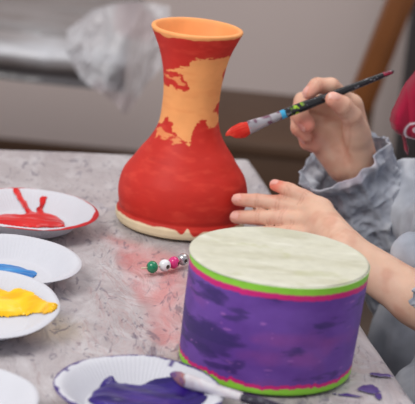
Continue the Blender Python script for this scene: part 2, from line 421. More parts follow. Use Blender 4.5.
# ------------------------------------------------------------------ paper plates
def plate(center, radius, label, smear=None, tilt=0., tiltdir=0., lift=0., seed=0, h=.0185):
    cx, cy = center
    s = radius / .066
    up = spline([(0, .0022), (.030, .0020), (.039, .0022), (.0435, .0048), (.052, .0125), (.0585, .0178), (.0625, .0195), (.0655, .0188), (.0662, .0182)], 90)
    lo = spline([(.0662, .0182), (.0650, .0176), (.0618, .0180), (.0570, .0158), (.0500, .0095), (.0425, .0022), (.0385, .0004), (.030, .0003), (0, .0003)], 70)
    prof = np.vstack([up, lo[1:]]); prof[:, 0] *= s; prof[:, 1] *= h / .0195
    nseg = 480; V, F_ = lathe(prof, nseg)
    th = np.arctan2(V[:, 0], -V[:, 1]); r = np.hypot(V[:, 0], V[:, 1]) / s; z = V[:, 2].copy()
    fl = sstep(.040, .046, r) * (1 - sstep(.060, .064, r) * .7)
    V[:, 2] += .00016 * np.cos(th * 96) * fl
    wv = sstep(.055, .066, r)
    V[:, 2] += (.0006 * np.sin(2 * th + seed) + .0003 * np.sin(5 * th + 2.1 * seed)) * wv
    k = 1 - .004 * wv * np.cos(8 * th + seed) ; V[:, 0] *= k; V[:, 1] *= k
    col = np.broadcast_to(lin((216, 216, 223)), V.shape).copy()
    inner = np.tile(np.arange(len(prof)) < 90, nseg)
    if smear:
        c_, fn = smear
        m = fn(V, th, r, inner); col = mixc(col, lin(c_), m)
    o = mesh('paper_plate', V, F_, M_plate, col=col)
    o.location = (cx, cy, lift); o.rotation_euler = (Matrix.Rotation(tilt, 3, Vector((math.cos(tiltdir), math.sin(tiltdir), 0)))).to_euler()
    tag(o, label, 'plate', 'paper plates for the paint')
    return o
def ring(th, seed): return fbm(np.stack([np.sin(th), np.cos(th), 0 * th], -1), 3.0, 4, seed)
def red_fn(V, th, r, inner):
    a = np.exp(-((th - 1.45) / .55) ** 2)             # thick red on the right of the rim
    w = .0008 + .0020 * a + .0022 * ring(th, 3) + .0015 * fbm(V, 90, 3, 8) - .0026 * np.exp(-((th + .2) / .8) ** 2)
    m = sstep(-.0006, .0006, r - (.0640 - w)) * ((r > .05) & (inner | (r > .0650)))
    return m
def purple_fn(V, th, r, inner):
    a = sstep(1.6, 2.2, np.abs(th)); w = -.0008 + .0028 * ring(th, 5) + .0020 * fbm(V, 120, 3, 9) + .0012 * a
    m = sstep(-.0004, .0004, r - (.0636 - w)) * (r > .05) * inner
    for t0, rr in ((2.75, .057), (-1.9, .060)):
        m = np.maximum(m, np.exp(-((th - t0) / .045) ** 2 * 2) * (r > rr) * inner)
    return np.clip(m, 0, 1)
RED = (*pz(31, 208.5, .018)[:2],); BLU = (-.175, -.290); YEL = (-.181, -.414); WHI = (-.1735, -.599); PUR = (*pz(139, 387, .018)[:2],)
plate(RED, .0665, 'white paper plate with red paint around its rim, farthest of the plates', ((206, 28, 34), red_fn), seed=1)
plate(BLU, .0675, 'white paper plate with a small dab of blue paint, behind the yellow one', seed=2)
plate(YEL, .0670, 'white paper plate holding a pool of yellow paint, tilted on the blue paint plate', tilt=math.radians(5), lift=.0040, seed=3.5)
plate(WHI, .0640, 'empty white paper plate at the bottom left corner, nearest of the plates', seed=5)
plate(PUR, .0645, 'white paper plate with dark purple paint in front of the drum', ((62, 34, 120), purple_fn), seed=2.6)

def puddle(name_label, center, z, outline, height, color, dark, light, seed, cat='paint', tiltx=0., sub=None):
    """paint blob: outline = closed polygon (m, relative), heightfield grid clipped to it"""
    P = spline(list(outline) + [outline[0]], 160)[:, :2] if len(outline) > 2 else outline
    lo = P.min(0) - .003; hi = P.max(0) + .003
    nx = int((hi[0] - lo[0]) / .0009) + 2; ny = int((hi[1] - lo[1]) / .0009) + 2
    xs = np.linspace(lo[0], hi[0], nx); ys = np.linspace(lo[1], hi[1], ny); X, Y = np.meshgrid(xs, ys, indexing='ij')
    Q = np.stack([X, Y, 0 * X + seed], -1)
    d = poly_sd(X, Y, P[::2]) + .0022 * fbm(Q, 120, 3, seed)
    hgt = height * (1 - np.exp(-np.maximum(d, 0) / .006)) + .0004 * sstep(0, .001, d)
    hgt = hgt * (1 + .35 * fbm(Q * [.5, 1.4, 1], 75, 3, seed + 1)) + .0009 * ridged(Q * [.4, 1.2, 1], 60, 3, seed + 2) * sstep(.001, .006, d)
    Z = np.maximum(hgt, 0)
    if sub is not None: Z = Z + sub(X, Y)
    keep = d > -.0003
    id_ = -np.ones(X.shape, int); id_[keep] = np.arange(keep.sum())
    q = keep[:-1, :-1] & keep[1:, :-1] & keep[1:, 1:] & keep[:-1, 1:]
    ii, jj = np.nonzero(q)
    F_ = np.stack([id_[ii, jj], id_[ii + 1, jj], id_[ii + 1, jj + 1], id_[ii, jj + 1]], -1)
    V = np.stack([X, Y, Z], -1)[keep]
    t = fbm(Q * [.5, 1.3, 1], 90, 3, seed + 5)[keep]
    col = np.broadcast_to(lin(color), V.shape).copy(); col = mixc(col, lin(dark), sstep(0, .5, t) * .7); col = mixc(col, lin(light), sstep(0, -.5, t) * .6)
    o = mesh(name_label[0], V, F_, M_paint, col=col)
    o.location = (*center, z)
    if tiltx: o.rotation_euler = (tiltx, 0, 0)
    return tag(o, name_label[1], cat)
def bowl(cx0, cy0, s=1., h=.0185):      # height of the inside of a plate above its flat bottom
    pr = np.array([(0, .0022), (.030, .0020), (.039, .0022), (.0435, .0048), (.052, .0125), (.0585, .0178), (.0625, .0195), (.08, .0195)])
    def f(X, Y):
        r = np.hypot(X - cx0, Y - cy0) / s
        return np.interp(r, pr[:, 0], pr[:, 1] * h / .0195) + .0001
    return f
# outlines in metres relative to the plate centre, seen from above (y away from the camera)
def rel(center, pts, z):
    out = []; f = bowl(0, 0)
    for x, y in pts:
        zz = z
        for k in range(30):
            p = pz(x, y, zz)[:2] - np.array(center); rr_ = np.hypot(*p)
            if rr_ > .0645: p = p * .0645 / rr_
            zz = .6 * zz + .4 * (z - .003 + float(f(p[0], p[1])))
        out.append(tuple(p))
    return out
puddle(('red_paint', 'pool of bright red paint in the farthest paper plate with two runs up its wall'), RED, .0003,
       rel(RED, ((-8, 224), (-12, 216), (2, 215), (12, 215), (22, 215), (25, 212), (21, 205), (15, 197), (11, 189), (15, 188), (19.5, 189), (23, 198), (28, 206), (33, 212), (37, 213.5), (36, 209), (40, 206), (41, 198), (47, 197), (46, 203), (43, 210), (47, 214), (56, 216), (63, 221), (65, 227), (52, 228), (30, 228), (8, 227)), .003),
       .0030, (198, 16, 20), (150, 8, 14), (216, 34, 30), 3, sub=bowl(0, 0))
puddle(('blue_paint', 'dab of bright blue paint in the middle paper plate on the left'), BLU, .0003,
       rel(BLU, ((-10, 276), (-6, 266), (4, 265), (18, 267), (28, 270), (36, 273), (33, 278), (20, 278.5), (5, 279)), .003),
       .0022, (48, 132, 200), (24, 100, 172), (96, 170, 222), 7, sub=bowl(0, 0))
puddle(('yellow_paint', 'thick pool of yellow paint in the tilted paper plate on the left'), YEL, .0043,
       rel(YEL, ((-30, 312), (-20, 297), (-6, 292), (8, 295), (22, 293.5), (34, 296), (46, 303), (59, 306), (50, 312), (30, 316), (5, 318), (-15, 318)), .007),
       .0055, (246, 192, 22), (226, 160, 10), (252, 214, 70), 11, tiltx=math.radians(5), sub=bowl(0, 0))
puddle(('purple_paint', 'wide pool of dark purple paint in the plate in front of the drum'), PUR, .0003,
       rel(PUR, ((88, 398), (96, 388), (104, 379), (112, 376), (118, 381), (134, 384), (148, 381), (160, 377), (176, 377), (188, 381), (200, 388), (208, 396), (200, 406), (170, 414), (130, 414), (100, 408)), .004),
       .0030, (42, 18, 110), (26, 10, 78), (64, 40, 136), 15, sub=bowl(0, 0))
for i, (x, y, a, bb, lab) in enumerate(((370, 387.5, .0082, .0050, 'largest dark purple paint splatter on the cover right of the drum'), (380, 373.5, .0085, .0022, 'long thin purple paint splatter farthest right of the drum'),
        (379, 395, .0022, .0040, 'small purple drip on the cover just below the largest splatter'), (350, 394, .010, .0018, 'faint purple streak on the cover just in front of the drum base'))):
    c0 = pz(x, y)[:2]; n = 14; a *= 1.25; bb *= 1.9
    pts = [(a * math.cos(t) * random.uniform(.75, 1.15), bb * math.sin(t) * random.uniform(.7, 1.2)) for t in np.linspace(0, 2 * math.pi, n, endpoint=False)]
    o = puddle(('paint_splatter', lab), c0, -.0012, pts, .0003, (64, 42, 116), (48, 30, 92), (84, 62, 132), 31 + i)
    o['group'] = 'paint splatters right of the drum'

# ------------------------------------------------------------------ beads on a cord
bp_ = [pz(152.3, 267, .0058), pz(164.8, 265.4, .0058), pz(173.8, 262.6, .0058), pz(183.2, 259.4, .0058)]
bead_path = spline([bp_[0] + np.array([-.010, -.004, -.001]), *bp_, bp_[3] + np.array([.012, .010, -.003]), bp_[3] + np.array([.03, .02, -.0045])], 60)
names = [((24, 128, 88), 'green wooden bead, leftmost of the four on the cord', M_bead), ((232, 232, 236), 'white bead between the green and the pink one', M_bead),
         ((214, 48, 124), 'pink bead between the white and the silver one', M_bead), ((190, 190, 192), 'silver bead nearest to the drum', M_pearl)]
dirs = [(1, .25), (.75, -.9), (.8, -.3), (.55, -.85)]
for (c_, lab, m_), p, d_ in zip(names, bp_, dirs):
    R0, hole = .0058, .0019
    ang = np.linspace(-1.23, 1.23, 30); pr_ = [(R0 * math.cos(a), R0 * .93 * math.sin(a)) for a in ang]
    pr_ = pr_ + [(hole, R0 * .80), (hole, 0), (hole, -R0 * .80), pr_[0]]
    V, F_ = lathe(pr_, 48); r_ = np.hypot(V[:, 0], V[:, 1]); col = mixc(np.broadcast_to(lin(c_), V.shape).copy(), lin((120, 90, 70)), (r_ < hole * 1.05) * .8)
    o = mesh('bead', V, F_, m_, col=col); o.location = p
    o.rotation_euler = Vector((d_[0], d_[1], 0)).to_track_quat('Z', 'Y').to_euler()
    tag(o, lab, 'bead', 'beads threaded on a cord')
tag(mesh('cord', *tube(bead_path, .0007, 10), M_cord), 'thin cream cord threaded through the four small beads', 'cord')

# ------------------------------------------------------------------ paintbrushes
def brush(p0, p1, label, bris, r=.0034, tipcol=None, handle_cols=None, bw=.0070, bl=.022, fl=.036, seed=1, stain=1.):
    """p0 tip of bristles, p1 end of handle; modelled along +X then turned"""
    p0 = np.array(p0); p1 = np.array(p1); Lb = np.linalg.norm(p1 - p0)
    root = empty('paintbrush', p0)
    d = Vector(p1 - p0).normalized(); y = Vector((0, 0, 1)).cross(d).normalized(); z = d.cross(y)
    root.rotation_euler = Matrix((d, y, z)).transposed().to_euler()
    tag(root, label, 'paintbrush', 'paintbrushes')
    # bristles: flat filbert head with separate tufts as ridges
    xs = np.linspace(0, bl, 40); t = xs / bl
    wz = bw * np.sqrt(np.clip(1 - (1 - t) ** 2.0, 0.0, 1)) * (1 - .30 * sstep(.6, 1, t)) + .0004; wy = .0026 * (0.25 + .9 * t) 
    th = np.linspace(0, 2 * math.pi, 64, endpoint=False)
    rad = 1 + .07 * np.cos(th * 16)[None, :] + .10 * fbm(np.stack(np.broadcast_arrays(xs[:, None] * 60, np.cos(th)[None] * 3, np.sin(th)[None] * 3), -1), 1, 2, seed)
    V = np.stack([np.broadcast_to(xs[:, None], rad.shape) - .003 * (np.sin(th)[None] * (1 - t[:, None])), wy[:, None] * np.cos(th)[None] * rad, wz[:, None] * np.sin(th)[None] * rad], -1).reshape(-1, 3)
    F_ = [(i * 64 + j, i * 64 + (j + 1) % 64, (i + 1) * 64 + (j + 1) % 64, (i + 1) * 64 + j) for i in range(39) for j in range(64)] + [tuple(range(64))[::-1]]
    col = mixc(np.broadcast_to(lin(bris), V.shape).copy(), lin(tipcol or bris), sstep(-.3, .4, fbm(V, 200, 3, seed)))
    mesh('bristles', V, F_, M_paint, root, col=col)
    path = np.array([(bl - .002 + u * (fl), 0, 0) for u in np.linspace(0, 1, 30)])
    u = np.linspace(0, 1, 30); V, F_ = tube(path, r * (1.12 - .1 * u), 32)
    V2 = V.copy(); sq = np.repeat(1 + .45 * (1 - sstep(0, .8, u)), 32); sqy = np.repeat(1 - .35 * (1 - sstep(0, .8, u)), 32)
    T, N_, B_ = frames(path)
    V2[:, 1] *= sqy; V2[:, 2] *= sq
    for k_ in (.72, .80): V2[:, 1:] *= (1 + .05 * np.exp(-((np.repeat(u, 32) - k_) / .015) ** 2))[:, None]
    mm = mesh('ferrule', V2, F_, M_ferr, root, col=mixc(np.broadcast_to(lin((172, 168, 174) if stain > .5 else (226, 222, 226)), V2.shape).copy(), lin(handle_cols[3]), sstep(.05, .25, fbm(V2, 160, 3, seed + 2)) * .85 * stain))
    x0 = bl - .002 + fl * .96
    u = np.linspace(0, 1, 140); path = np.stack([x0 + (Lb - x0) * u, 0 * u, 0 * u], -1)
    rr = r * np.interp(u, [0, .02, .10, .2, .45, .93, .985, 1], [1.02, 1.05, 1.12, 1.18, .95, .62, .50, .1])
    V, F_ = tube(path, rr, 32); uu = np.repeat(u, 32)
    col = np.broadcast_to(lin(handle_cols[0]), V.shape).copy()
    col = mixc(col, lin((150, 150, 158)), sstep(.42, .5, fbm(V * [1, 2, 2], 320, 2, seed + 3)) * .5)
    ns = .02 * fbm(V, 200, 2, seed + 9)
    if handle_cols[1] is not None:
        col = mixc(col, lin(handle_cols[1]), ((uu + ns) < .05) * 1.); col = mixc(col, lin((150, 190, 40)), sstep(.08, .12, uu) * sstep(.22, .16, uu) * sstep(-.1, .1, fbm(V, 260, 2, 4)))
    col = mixc(col, lin(handle_cols[2]), (uu > .90) * sstep(-.2, .2, fbm(V, 220, 2, 6)))
    mesh('handle', V, F_, M_black, root, col=col)
    return root
M_ferr = mat('painted ferrule', rough=.35, metal=.35, attr=True, noise=(90, .08))
BY = lambda x: -.112 + (x - 229) / 165 * .060
brush(pd(228.5, 135.5, BY(229)), pd(394, 71, BY(394)), 'black handled paintbrush with red bristles held in the raised hand', (226, 40, 30), r=.0043, tipcol=(236, 70, 52), bw=.0082, bl=.0235,
      handle_cols=((22, 20, 24), (60, 160, 205), (150, 40, 66), (110, 50, 80)))
q0 = pz(172, 376.5, .013); q1 = pz(198, 384.5, .0195); q2 = pz(246, 398.5, .026); LL = np.linalg.norm(q2 - q0); dd = (q2 - q0) / LL
brush(q0, q0 + dd * .19, 'paintbrush with steel ferrule resting across the rim of the purple paint plate', (92, 60, 130), r=.0036, tipcol=(170, 120, 120),
      handle_cols=((40, 34, 50), None, (40, 34, 50), (200, 150, 150)), bw=.0056, bl=LL * .22, fl=LL * .80, seed=4, stain=.2)

# ------------------------------------------------------------------ signed-distance modelling of the figure
def smin(a, b_, k):
    h = np.clip(.5 + .5 * (b_ - a) / k, 0, 1); return b_ * (1 - h) + a * h - k * h * (1 - h)
class Body:
    def __init__(s): s.pr = []
    def cap(s, a, b_, r1, r2, g='body'): s.pr.append((np.array(a, float), np.array(b_, float), r1, r2, g))
    def chain(s, pts, rad, g='body'):
        for i in range(len(pts) - 1): s.cap(pts[i], pts[i + 1], rad[i], rad[i + 1], g)
    @staticmethod
    def d(pr, P):
        a, b_, r1, r2, g = pr; ab = b_ - a; t = np.clip(((P - a) @ ab) / (ab @ ab + 1e-12), 0, 1)
        return np.linalg.norm(P - a - t[..., None] * ab, axis=-1) - (r1 + (r2 - r1) * t)
    def eval(s, P, prs=None, kb=.012, kf=.006):
        prs = s.pr if prs is None else prs
        body = None; fg = {}
        for pr in prs:
            dd_ = s.d(pr, P)
            if pr[4] in ('body', 'neg'):
                if pr[4] == 'body': body = dd_ if body is None else smin(body, dd_, kb)
            else: fg[pr[4]] = dd_ if pr[4] not in fg else smin(fg[pr[4]], dd_, .0025)
        out = body
        if fg:
            f = None
            for v in fg.values(): f = v if f is None else smin(f, v, .0012)
            out = f if out is None else smin(out, f, kf)
        return out
    def mesh(s, h, kb=.012, kf=.006, disp=None, cut=None):
        B = 12
        lo = np.min([np.minimum(p[0], p[1]) - max(p[2], p[3]) for p in s.pr], 0) - 2 * h - .01
        hi = np.max([np.maximum(p[0], p[1]) + max(p[2], p[3]) for p in s.pr], 0) + 2 * h + .01
        nb = np.ceil((hi - lo) / (h * B)).astype(int)
        g = np.stack(np.meshgrid(*[np.arange(n) for n in nb], indexing='ij'), -1).reshape(-1, 3)
        cen = lo + (g + .5) * B * h; half = B * h * .5 * math.sqrt(3)
        D = np.stack([s.d(p, cen) for p in s.pr], 0)
        full = D.min(0)
        sel = np.abs(full) < half + max(kb, kf) * 1.2 + h
        sel &= full > -(half + h + .001)
        loc = np.stack(np.meshgrid(*[np.arange(B + 1)] * 3, indexing='ij'), -1)
        keysE = []; vk = []; vp = []; quads = []
        N_ = nb * B + 2
        def key(c): return (c[..., 0].astype(np.int64) * N_[1] + c[..., 1]) * N_[2] + c[..., 2]
        for bi in np.nonzero(sel)[0]:
            use = [s.pr[i] for i in np.nonzero(D[:, bi] < full[bi] + 2 * half + .03)[0]]
            base = g[bi] * B
            # nodes -1..B so that cells on the low border are known for edge quads
            L_ = np.stack(np.meshgrid(*[np.arange(-1, B + 1)] * 3, indexing='ij'), -1)
            P = lo + (base + L_) * h
            f = s.eval(P, use, kb, kf)
            if cut is not None: f = cut(P, f)
            ins = f < 0
            if ins.all() or not ins.any(): continue
            acc = np.zeros(tuple(np.array(f.shape) - 1) + (3,)); cnt = np.zeros(acc.shape[:3])
            n = B + 1
            for ax in range(3):
                for o1 in (0, 1):
                    for o2 in (0, 1):
                        off = [0, 0, 0]; oth = [k for k in range(3) if k != ax]; off[oth[0]] = o1; off[oth[1]] = o2
                        sl = tuple(slice(off[k], off[k] + n) for k in range(3)); off2 = list(off); off2[ax] = 1
                        sl2 = tuple(slice(off2[k], off2[k] + n) for k in range(3))
                        fa, fb = f[sl], f[sl2]; cr = (fa < 0) != (fb < 0)
                        t = np.where(cr, fa / np.where(cr, fa - fb, 1), 0)
                        p = np.zeros(acc.shape); p[..., oth[0]] = o1; p[..., oth[1]] = o2; p[..., ax] = t
                        acc += p * cr[..., None]; cnt += cr
            act = cnt > 0
            ii = np.argwhere(act); pos = acc[act] / cnt[act][:, None]
            cell = base + ii - 1
            vk.append(key(cell + 1)); vp.append(lo + (cell + pos) * h)
            for ax in range(3):
                oth = [(ax + 1) % 3, (ax + 2) % 3]
                # edges starting at nodes base..base+B-1 (array idx 1..B)
                sl = (slice(1, B + 1),) * 3
                s2 = [slice(1, B + 1)] * 3; s2[ax] = slice(2, B + 2)
                if f.shape[0] < B + 2: raise RuntimeError
                fa = f[sl]; fb = f[tuple(s2)]
                cr = (fa < 0) != (fb < 0); e = np.argwhere(cr)
                if not len(e): continue
                c0 = base + e; u = np.zeros(3, int); v = np.zeros(3, int); u[oth[0]] = 1; v[oth[1]] = 1
                qd = np.stack([key(c0 - u - v + 1), key(c0 - v + 1), key(c0 + 1), key(c0 - u + 1)], -1)
                fl = fa[cr] < 0
                qd = np.where(fl[:, None], qd, qd[:, ::-1]); quads.append(qd)
        K = np.concatenate(vk); P = np.concatenate(vp); Q = np.concatenate(quads)
        uk, first = np.unique(K, return_index=True); P = P[first]
        idx = np.searchsorted(uk, Q); idx = np.clip(idx, 0, len(uk) - 1); ok = (uk[idx] == Q).all(1); idx = idx[ok]
        return P, idx
    def evalall(s, P, kb, kf):
        out = np.empty(len(P))
        for i in range(0, len(P), 60000):
            out[i:i + 60000] = s.eval(P[i:i + 60000], None, kb, kf)
        return out
def taubin(P, Fq, it=4):
    E_ = np.concatenate([Fq[:, [0, 1]], Fq[:, [1, 2]], Fq[:, [2, 3]], Fq[:, [3, 0]]]); n = len(P)
    deg = np.bincount(E_.ravel(), minlength=n).astype(float); deg[deg == 0] = 1
    for k in range(it):
        for lam in (.5, -.52):
            S_ = np.zeros_like(P)
            for ax in range(3):
                S_[:, ax] = np.bincount(E_[:, 0], P[E_[:, 1], ax], n) + np.bincount(E_[:, 1], P[E_[:, 0], ax], n)
            P = P + lam * (S_ / deg[:, None] - P)
    return P
def vnormals(P, Fq):
    n = np.cross(P[Fq[:, 2]] - P[Fq[:, 0]], P[Fq[:, 3]] - P[Fq[:, 1]]); N_ = np.zeros_like(P)
    for k in range(4):
        for ax in range(3): N_[:, ax] += np.bincount(Fq[:, k], n[:, ax], len(P))
    return N_ / np.maximum(np.linalg.norm(N_, axis=1), 1e-12)[:, None]

# joints -------------------------------------------------------------
rW = pd(361, 180, -.032); rE = np.array([.245, .010, -.095]); rS = np.array([.325, .045, .125])
lW = pd(346, 252, -.225); lE = np.array([.300, -.315, -.035]); lS = np.array([.345, -.215, .150])
PELV = np.array([.43, -.09, -.20]); CHEST = np.array([.335, -.085, .085]); NECK = np.array([.34, -.085, .185]); HEAD = np.array([.345, -.085, .325])

body = Body()
# right hand (raised, palm towards the camera, holding the brush)
m_i, m_m, m_r, m_p = pd(351, 106, -.040), pd(336, 108, -.033), pd(321, 117, -.031), pd(310, 130, -.034)
for mcp, rr, w0 in ((m_i, .0125, (368, 172)), (m_m, .0125, (362, 174)), (m_r, .0115, (355, 176)), (m_p, .0105, (350, 178))):
    body.cap(pd(*w0, -.035), mcp, .0125, rr)
body.cap(pd(363, 166, -.045), pd(356, 130, -.058), .0145, .0130)      # ball of the thumb
body.cap(pd(340, 168, -.042), pd(318, 140, -.045), .0120, .0105)      # little-finger side
body.cap(rW, rW * .8 + rE * .2, .0185, .0190); body.cap(rW * .8 + rE * .2, rE, .0200, .030)
body.chain([pd(358, 136, -.058), pd(352, 117, -.070), pd(343, 106, -.079), pd(333, 99.5, -.0855)], [.0125, .0105, .0096, .0080], 'r_thumb')
body.chain([m_i, pd(331, 86.5, -.057), pd(317, 85.5, -.066), pd(309, 93, -.0700)], [.0100, .0088, .0078, .0068], 'r_index')
body.chain([m_m, pd(303, 101, -.050), pd(299, 114, -.066), pd(307, 124.5, -.073)], [.0102, .0090, .0086, .0084], 'r_middle')
body.chain([m_r, pd(298, 114, -.045), pd(298, 128, -.059), pd(306, 137, -.060)], [.0095, .0078, .0074, .0068], 'r_ring')
body.chain([m_p, pd(303, 132, -.045), pd(306, 143, -.054), pd(314, 147, -.052)], [.0085, .0068, .0064, .0060], 'r_little')
# left hand (lying behind the drum, fingers on the vase)
li, lm_, lr_, lp_ = pd(311, 211, -.150), pd(318, 223, -.166), pd(322, 236, -.180), pd(326, 249, -.192)
for mcp, rr, w0 in ((li, .0105, (344, 243, -.215)), (lm_, .0115, (346, 249, -.222)), (lr_, .011, (346, 257, -.228)), (lp_, .010, (346, 264, -.232))):
    body.cap(pd(*w0), mcp, .0135, rr)
body.cap(pd(344, 241, -.205), pd(322, 207, -.148), .0120, .0085)
body.cap(lW, lW * .6 + lE * .4, .0190, .0235); body.cap(lW * .6 + lE * .4, lE, .0235, .031)
body.chain([pd(324, 209, -.150), pd(305, 198, -.140), pd(289, 190, -.132), pd(275, 185, -.126)], [.0085, .0078, .0072, .0058], 'l_thumb')
body.chain([li, pd(280, 203.5, -.132), pd(258, 201, -.128), pd(237.5, 199.5, -.124)], [.0095, .0080, .0072, .0062], 'l_index')
body.chain([lm_, pd(284, 219, -.148), pd(260, 217.5, -.137), pd(236.0, 217, -.1285)], [.0100, .0084, .0076, .0065], 'l_middle')
body.chain([lr_, pd(291, 233, -.166), pd(268, 233, -.153), pd(249, 233, -.145)], [.0090, .0074, .0067, .0058], 'l_ring')
body.chain([lp_, pd(302, 248, -.180), pd(284, 250, -.170), pd(270, 251, -.163)], [.0080, .0064, .0058, .0050], 'l_little')
# arms, trunk, legs
body.cap(rE, rS, .031, .042); body.cap(lE, lS, .031, .042)
body.cap(rS, lS, .045, .045); body.cap(CHEST + [0, .05, .02], PELV + [0, .04, 0], .075, .085); body.cap(CHEST + [0, -.05, .02], PELV + [0, -.04, 0], .075, .085)
body.cap(CHEST + [0, 0, .07], HEAD + [.012, 0, -.05], .040, .036)
knees = []
for s_, ky in ((1, -.01), (-1, -.17)):
    hip = PELV + [0, .055 * s_, -.01]; kn = np.array([.135, ky, -.185]); an = np.array([.20, ky, -.53]); knees.append((hip, kn, an))
    body.cap(hip, kn, .068, .046); body.cap(kn, an, .046, .030); body.cap(an + [0, 0, -.025], an + [-.10, 0, -.038], .028, .020)
# head, facing the vase: skull, face, jaw, nose, brows, cheeks, lips, ears
fx = np.array([-.94, .0, -.34]); fz = np.array([-.34, 0., .94]); fy = np.array([0, 1., 0])
def hp(a, b_, c_): return HEAD + fx * a + fy * b_ + fz * c_
body.cap(hp(-.022, 0, .028), hp(.008, 0, .018), .074, .070); body.cap(hp(.018, 0, .0), hp(.034, 0, -.052), .055, .030)
body.cap(hp(.080, 0, .002), hp(.094, 0, -.018), .005, .0075, 'nose'); body.cap(hp(.086, -.008, -.019), hp(.086, .008, -.019), .0055, .0055, 'nose')
body.cap(hp(.072, -.011, -.040), hp(.072, .011, -.040), .0055, .0055, 'lips'); body.cap(hp(.071, -.008, -.047), hp(.071, .008, -.047), .0055, .0055, 'lips')
for s_ in (-1, 1):
    body.cap(hp(.058, .028 * s_, -.018), hp(.05, .032 * s_, -.028), .018, .016)
    body.cap(hp(.068, .016 * s_, .022), hp(.056, .040 * s_, .020), .008, .006)
    body.cap(hp(-.005, .074 * s_, .012), hp(.000, .072 * s_, -.016), .010, .007, 'ear%d' % s_)
KB, KF = .009, .005
P, Q = body.mesh(.0019, KB, KF)
P = taubin(P, Q, 3)
# skin creases and colour
skin = lin((218, 178, 154)); colr = np.broadcast_to(skin, P.shape).copy()
colr = mixc(colr, lin((226, 184, 164)), sstep(-.1, .5, fbm(P, 40, 3, 3)) * .5)
colr = mixc(colr, lin((198, 134, 112)), sstep(0, .5, fbm(P, 60, 3, 13)) * .45)
Nn = vnormals(P, Q)
def blob(c0, rad, col_, amt):
    global colr
    d_ = np.linalg.norm(P - c0, axis=1) / rad; colr = mixc(colr, lin(col_), np.exp(-d_ ** 2 * 1.2) * amt)
tips = {g: [p for p in body.pr if p[4] == g][-1] for g in ('r_thumb', 'r_index', 'r_middle', 'r_ring', 'r_little', 'l_thumb', 'l_index', 'l_middle', 'l_ring', 'l_little')}
for g_, p in tips.items(): blob(p[1], .011, (222, 120, 104), .65)
for g_ in tips:
    for p in [q for q in body.pr if q[4] == g_][:-1]: blob(p[1], .009, (208, 132, 112), .4)
blob(pd(275, 184, -.128), .009, (226, 96, 70), .8)
blob(pd(306, 126, -.08), .011, (226, 122, 110), .6)
# creases at finger joints, on the side facing the camera
for g_ in tips:
    seg = [q for q in body.pr if q[4] == g_]
    for p, nx_ in zip(seg[:-1], seg[1:]):
        ax = nx_[1] - p[0]; ax = ax / np.linalg.norm(ax)
        for o_ in (-.0016, .0012):
            u_ = (P - p[1]) @ ax - o_; near = np.linalg.norm(P - p[1], axis=1) < .013
            w_ = np.exp(-(u_ / .0007) ** 2) * near; P = P - Nn * (w_ * .00035)[:, None]; colr = mixc(colr, lin((170, 100, 82)), w_ * .35)
# palm lines of the raised hand
for a_, b_ in ((pd(312, 122, -.05), pd(346, 118, -.055)), (pd(348, 118, -.055), pd(344, 158, -.055)), (pd(352, 176, -.05), pd(376, 168, -.05))):
    for t in np.linspace(0, 1, 26):
        c0 = a_ + (b_ - a_) * t + np.array([.004 * math.sin(t * 3.1), 0, 0]); ray = c0 - CAM; ray = ray / np.linalg.norm(ray)
        near = (P[:, 1] < -.02) & (P[:, 1] > -.11) & (P[:, 2] > .02) & (P[:, 0] < .19)
        d_ = np.linalg.norm(np.cross(P - c0, ray), axis=1)
        w_ = np.exp(-(d_ / .0013) ** 2) * near * (Nn @ ray < 0); colr = mixc(colr, lin((186, 116, 96)), np.clip(w_ * .16, 0, 1)); P = P - Nn * (w_ * .00012)[:, None]
# fingernails
def nail(center, along, normal, ln, wd):
    global colr, P
    along = along / np.linalg.norm(along); n_ = normal - along * (normal @ along); n_ = n_ / np.linalg.norm(n_); sd = np.cross(along, n_)
    q_ = P - center; e = np.maximum(np.abs(q_ @ along / ln), 0) ** 2.6 + np.abs(q_ @ sd / wd) ** 2.6
    ok = (Nn @ n_ > .1) & (np.abs(q_ @ n_) < .012)
    m = sstep(1.05, .85, e) * ok; colr = mixc(colr, lin((228, 176, 164)), m * .8)
    tipm = m * sstep(.55, .85, q_ @ along / ln); colr = mixc(colr, lin((238, 212, 200)), tipm * .6)
    edge = np.exp(-((e - 1.1) / .22) ** 2) * ok; colr = mixc(colr, lin((190, 112, 96)), edge * .45); P = P - Nn * (edge * .0004)[:, None]
cv = np.array([-.1, -.75, .6])
for g_, nv in (('l_index', (-.15, -.70, .68)), ('l_middle', (-.15, -.75, .65)), ('l_ring', (0, -.6, .8)), ('l_little', (0, -.6, .8)), ('l_thumb', (-.2, -.3, .9)),
               ('r_thumb', (.15, -.62, .76)), ('r_index', (-.75, -.3, .55)), ('r_middle', (-.8, -.5, -.3)), ('r_ring', (-.9, -.2, -.2)), ('r_little', (-.9, -.2, -.2))):
    p = tips[g_]; al = p[1] - p[0]; nv = np.array(nv); nv = nv / np.linalg.norm(nv)
    nail(p[1] + al / np.linalg.norm(al) * .0008 + nv * p[3] * .6, al, nv, .0052, .0044)
